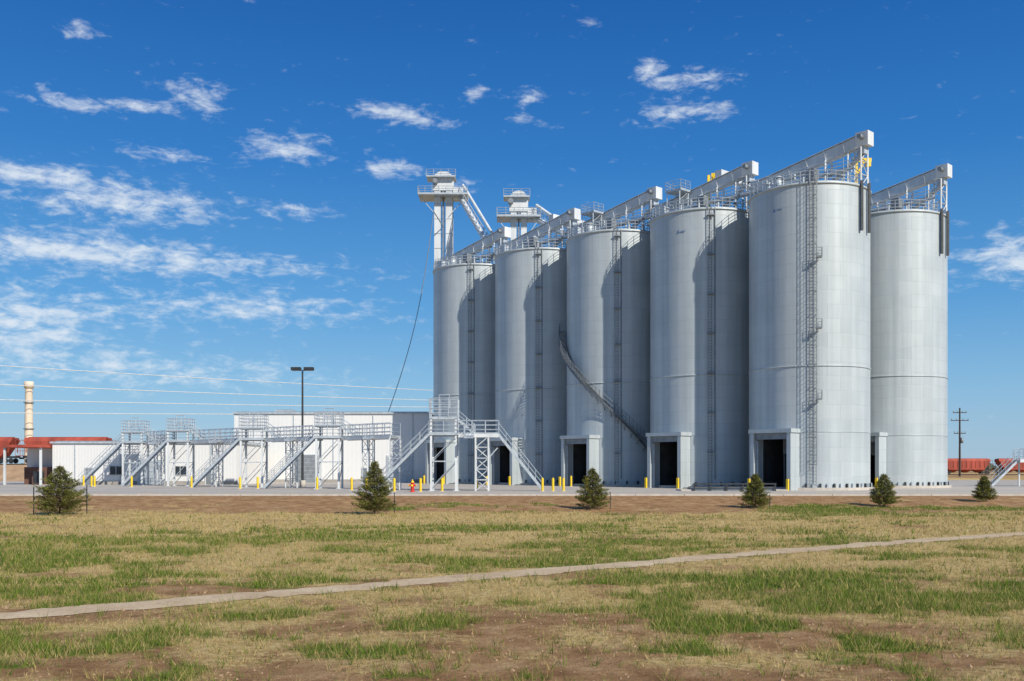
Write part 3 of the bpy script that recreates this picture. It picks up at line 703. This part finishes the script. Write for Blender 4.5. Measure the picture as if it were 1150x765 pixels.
# ------------------------------------------------------------------ rail cars
def hopper(x,y,z,L_=15.5,mat="oxide_red"):
    e=root("hopper_rail_car",(x,y,z)); mb=MB()
    prof=[(-1.5,1.3),(-1.55,3.9),(-1.1,4.5),(1.1,4.5),(1.55,3.9),(1.5,1.3)]
    hl=L_/2-.7; k=len(mb.v)
    for sx_ in (-1,1):
        for (yy,zz) in prof:
            xx=hl if zz>2 else hl-1.8
            mb.v.append(V((x+sx_*xx,y+yy,z+zz)))
    for i in range(6): mb.quad([k+i,k+(i+1)%6,k+6+(i+1)%6,k+6+i],mat)
    mb.quad([k+i for i in range(6)],mat); mb.quad([k+6+i for i in range(6)][::-1],mat)
    n=11
    for i in range(n):
        xx=x-hl+.5+(2*hl-1)*i/(n-1); mb.box((xx,y-1.57,z+2.9),(.12,.12,2.0),mat); mb.box((xx,y+1.57,z+2.9),(.12,.12,2.0),mat)
    mb.box((x,y,z+1.15),(L_,.6,.35),"dark_steel")
    for i in range(3):
        c=x+(i-1)*3.9; q=len(mb.v)
        for (a,b_,zz) in ((-1.6,-1.3,1.3),(1.6,-1.3,1.3),(1.6,1.3,1.3),(-1.6,1.3,1.3),(-.5,-.5,.45),(.5,-.5,.45),(.5,.5,.45),(-.5,.5,.45)): mb.v.append(V((c+a,y+b_,z+zz)))
        for f in ((0,1,5,4),(1,2,6,5),(2,3,7,6),(3,0,4,7),(4,5,6,7)): mb.quad([q+t for t in f],mat)
    mb.box((x,y,z+4.58),(L_-2,.8,.12),mat)
    for s_ in (-1,1):
        mb.rail([(x+s_*(L_/2-.1),y-1.3,z+1.3),(x+s_*(L_/2-.1),y+1.3,z+1.3)],2.8,"oxide_red",sp=1.3)
        for w in (-.9,.9):
            for yy in (-.8,.8): mb.tube((x+s_*(L_/2-2)+w,y+yy-.08,z+.5),(x+s_*(L_/2-2)+w,y+yy+.08,z+.5),.46,"dark_steel",16,caps=True)
        mb.box((x+s_*(L_/2-2),y-.95,z+.55),(2.6,.15,.4),"dark_steel"); mb.box((x+s_*(L_/2+.25),y,z+.95),(.6,.3,.3),"dark_steel")
    mb.build("car_body",e)
for i in range(4): hopper(-77-i*16.2,170,2.95)
for i in range(4): hopper(134+i*16.6,290,0.35)
mb=MB()
for (a,b_,yc,hh) in ((-260,-64,170,2.75),):
    k=len(mb.v)
    for x in (a,b_):
        for (yy,zz) in ((-8,-.1),(-2.4,hh),(2.4,hh),(8,-.1)): mb.v.append(V((x,yc+yy,zz)))
    for i in range(3): mb.quad([k+i,k+4+i,k+5+i,k+1+i],"embankment_soil")
    mb.quad([k,k+1,k+2,k+3],"embankment_soil"); mb.quad([k+4,k+7,k+6,k+5],"embankment_soil")
mb.build("rail_embankment")
for (a,b_,yc,zz) in ((-260,-65,170,2.75),(100,330,290,.12)):
    e=root("railway_track",((a+b_)/2,yc,zz)); mb=MB(); x=a
    for s_ in (-.75,.75): mb.box(((a+b_)/2,yc+s_,zz+.14),(b_-a,.08,.14),"dark_steel")
    while x<b_: mb.box((x,yc,zz+.03),(.25,2.4,.08),"wood_dark"); x+=.8
    mb.build("rails_and_sleepers",e)

e=root("chimney",(-148,300,0)); mb=MB(); x,y=-148,300
mb.tube((x,y,0),(x,y,28),1.35,"stack_concrete",24,1.05); mb.tube((x,y,26.6),(x,y,28.6),1.4,"stack_concrete",24,1.4,True); mb.tube((x,y,22),(x,y,22.3),1.5,"grey_steel",20,caps=True); mb.tube((x,y,14),(x,y,14.3),1.55,"grey_steel",20,caps=True); mb.build("stack",e)

e=root("power_line",(-100,325,0)); mb=MB(); A=V((-220,230,0));B=V((20,420,0))
for za,zb in ((33,33),(26.5,29.9),(21,28),(16.4,26)):
    pts=[]
    for i in range(41):
        t=i/40; p=A.lerp(B,t); p.z=za+(zb-za)*t-3.0*4*t*(1-t)*.4; pts.append(p)
    mb.poly(pts,.11,"white_steel",4)
for P,hh in ((A,35),(B,35)):
    mb.tube(P,P+V((0,0,hh)),.45,"wood_dark",10,.25)
    for zz in (16.4,21,26.5,33): mb.beam(P+V((-1.6,0,zz)),P+V((1.6,0,zz)),.2,.2,"wood_dark")
mb.build("wires_and_poles",e)
def upole(x,y,h):
    e=root("utility_pole",(x,y,0)); mb=MB(); mb.tube((x,y,0),(x,y,h),.28,"wood_dark",10,.18)
    for k,(zz,l) in enumerate(((h-1.2,2.6),(h-3.2,3.4),(h-6.5,2.2))):
        mb.beam((x-l/1.5,y,zz),(x+l/1.5,y,zz),.16,.2,"wood_dark")
        for s_ in (-1,-.4,.4,1): mb.tube((x+s_*l/1.6,y,zz+.1),(x+s_*l/1.6,y,zz+.5),.08,"grey_steel",6)
    mb.tube((x+.45,y-.2,h-9),(x+.45,y-.2,h-7.6),.35,"grey_steel",12,caps=True); mb.build("pole",e)
upole(114.3,250,17.5)

R=random.Random(5); mb=MB()
for i in range(900):
    a=R.uniform(-0.95,0.95); d=R.uniform(850,1100); x=d*math.tan(a) if abs(a)<.8 else d*a; hh=R.uniform(2.5,8)*(0.5+0.9*float(vn(np.array([x/60.]),np.array([1.5]),8)[0])); w=R.uniform(5,14)
    k=len(mb.v); n=7
    for l,(zz,rr) in enumerate(((0,.8),(.45,1),(.8,.65))):
        for j in range(n): t=2*pi*j/n; q=R.uniform(.8,1.2); mb.v.append(V((x+cos(t)*w/2*rr*q,d+sin(t)*w/2*rr*q,hh*zz*R.uniform(.85,1.1))))
    mb.v.append(V((x,d,hh)))
    for l in range(2):
        for j in range(n): mb.quad([k+l*n+j,k+l*n+(j+1)%n,k+(l+1)*n+(j+1)%n,k+(l+1)*n+j],"far_foliage")
    for j in range(n): mb.quad([k+2*n+j,k+2*n+(j+1)%n,k+3*n],"far_foliage")
mb.build("distant_treeline")

# ------------------------------------------------------------------ light
SA=50.5; EL=35
sd=V((cos(rad(SA))*cos(rad(EL)),-sin(rad(SA))*cos(rad(EL)),sin(rad(EL))))
sl=bpy.data.lights.new("sun","SUN"); sl.energy=5.0; sl.angle=rad(.5); sl.color=(1,.93,.82)
so=bpy.data.objects.new("sun",sl); so.rotation_euler=sd.to_track_quat('Z','Y').to_euler(); so.location=(60,-40,80); S.collection.objects.link(so)

w=bpy.data.worlds.new("World"); S.world=w; w.use_nodes=True; nt=w.node_tree; nt.nodes.clear(); N=nt.nodes.new; L=nt.links.new
def M2(op,a,b_=None,c=None):
    x=N("ShaderNodeMath"); x.operation=op
    for i,v in enumerate((a,b_,c)):
        if v is None: continue
        if isinstance(v,(int,float)): x.inputs[i].default_value=v
        else: L(v,x.inputs[i])
    return x.outputs[0]
out=N("ShaderNodeOutputWorld"); bg=N("ShaderNodeBackground"); sky=N("ShaderNodeTexSky"); sky.sky_type='NISHITA'; sky.sun_disc=False
sky.sun_elevation=rad(EL); sky.sun_rotation=rad(90+SA); sky.air_density=1.0; sky.dust_density=0.4; sky.ozone_density=3
hs=N("ShaderNodeHueSaturation"); hs.inputs["Saturation"].default_value=1.2; L(sky.outputs[0],hs.inputs["Color"])
tc=N("ShaderNodeTexCoord"); sp_=N("ShaderNodeSeparateXYZ"); L(tc.outputs["Generated"],sp_.inputs[0])
az=M2("MULTIPLY",M2("ARCTAN2",sp_.outputs[0],sp_.outputs[1]),57.2958); el=M2("MULTIPLY",M2("ARCSINE",sp_.outputs[2]),57.2958)
cv=N("ShaderNodeCombineXYZ"); L(az,cv.inputs[0]); L(el,cv.inputs[1])
gr=N("ShaderNodeValToRGB"); e_=gr.color_ramp.elements; k_=1/0.14
e_[0].position=0; e_[0].color=(.32,.50,.68,1); e_[1].position=1; e_[1].color=(.10,.20,.40,1)
for p_,c_ in ((.08,(.20,.44,.70)),(.16,(.085,.32,.66)),(.30,(.018,.18,.54)),(.46,(.004,.10,.40)),(.62,(.03,.13,.38))): x=e_.new(p_); x.color=c_+(1,)
L(M2("DIVIDE",M2("MAXIMUM",el,0),57.0),gr.inputs[0])
gs=N("ShaderNodeVectorMath"); gs.operation="SCALE"; L(gr.outputs[0],gs.inputs[0]); gs.inputs["Scale"].default_value=k_
mxs=N("ShaderNodeMix"); mxs.data_type="RGBA"; mxs.inputs[0].default_value=0.85; L(hs.outputs[0],mxs.inputs[6]); L(gs.outputs[0],mxs.inputs[7])
blobs=[(-21.5,14.1,4.8,1.0,1.15),(-13,17.7,2.1,.7,1.15),(-18.1,19.9,1.6,.9,.95),(-24.2,18.8,1.8,.45,1),(-27,7.6,4.2,1.6,1.15),(-14.5,8.9,6,.9,1.0),(-7.2,19.8,2,.5,1.0),(-2.1,20.9,.8,.35,1.0),(1,20.8,.9,.4,1.0),(.8,19.5,.9,.3,.85),(9.3,19.7,1.9,.55,1.2),(10.5,21.3,2.2,.45,1),(28.5,10.8,3.5,1.2,1.2),(-23.6,22.2,.9,.4,1.0),(-7,16.8,1.6,.6,1.0),(-17.5,11.2,8,.6,.9),(-26,15.2,3,.35,.95),(-19,5.2,10,1.0,.75),(7.9,22,.8,.5,1),(-3,16.0,1.2,.3,.8),(-24.5,11.6,5,.7,.95),(-19.5,16.8,2.4,.35,.9),(12,19.7,.6,.3,.9),(4.5,24.5,1,.4,.6),(-4.5,19.3,1.4,.3,.85),(-21,19.0,.8,.3,.9),(-12,14.4,2,.35,.8),(-45,15,8,2,1),(45,14,9,2,1),(70,20,10,3,1),(-80,18,12,3,1),(120,25,14,5,1.1),(160,30,16,6,1.1),(-140,30,16,6,1.1)]
tot=None
for a,e_,rx,ry,wt in blobs:
    s1=N("ShaderNodeVectorMath"); s1.operation="SUBTRACT"; L(cv.outputs[0],s1.inputs[0]); s1.inputs[1].default_value=(a,e_,0)
    s2=N("ShaderNodeVectorMath"); s2.operation="MULTIPLY"; L(s1.outputs[0],s2.inputs[0]); s2.inputs[1].default_value=(1/rx,1/ry,0)
    s3=N("ShaderNodeVectorMath"); s3.operation="DOT_PRODUCT"; L(s2.outputs[0],s3.inputs[0]); L(s2.outputs[0],s3.inputs[1])
    g=M2("MULTIPLY",M2("EXPONENT",M2("MULTIPLY",s3.outputs["Value"],-0.62)),wt)
    tot=g if tot is None else M2("ADD",tot,g)
mp=N("ShaderNodeMapping"); mp.inputs["Scale"].default_value=(0.40,1.0,1); mp.inputs["Rotation"].default_value=(0,0,rad(9)); L(cv.outputs[0],mp.inputs[0])
n1=N("ShaderNodeTexNoise"); n1.inputs["Scale"].default_value=1.8; n1.inputs["Detail"].default_value=8; n1.inputs["Roughness"].default_value=0.64; n1.inputs["Distortion"].default_value=0.3; L(mp.outputs[0],n1.inputs["Vector"])
n2=N("ShaderNodeTexNoise"); n2.inputs["Scale"].default_value=0.35; n2.inputs["Detail"].default_value=3; L(mp.outputs[0],n2.inputs["Vector"])
dens=M2("ADD",M2("MULTIPLY",M2("MINIMUM",tot,1.15),0.36),M2("ADD",M2("MULTIPLY",n1.outputs[0],1.15),M2("MULTIPLY",n2.outputs[0],0.12)))
mr=N("ShaderNodeMapRange"); mr.interpolation_type="SMOOTHSTEP"; mr.inputs["From Min"].default_value=0.765; mr.inputs["From Max"].default_value=1.27; mr.inputs["To Max"].default_value=0.88; L(dens,mr.inputs[0])
mx=N("ShaderNodeMix"); mx.data_type="RGBA"; L(mr.outputs[0],mx.inputs[0]); L(mxs.outputs[2],mx.inputs[6]); mx.inputs[7].default_value=(5.5,6.0,6.5,1)
L(mx.outputs[2],bg.inputs[0]); bg.inputs[1].default_value=0.14; L(bg.outputs[0],out.inputs[0])

# ------------------------------------------------------------------ camera
cd=bpy.data.cameras.new("camera"); cd.sensor_width=36; cd.lens=34.43; cd.shift_y=0.124; cd.clip_start=0.1; cd.clip_end=12000
co=bpy.data.objects.new("camera",cd); co.location=(0,0,2.3); co.rotation_euler=(rad(90),0,0); S.collection.objects.link(co); S.camera=co
S.view_settings.view_transform='Standard'; S.view_settings.look='None'; S.view_settings.exposure=0
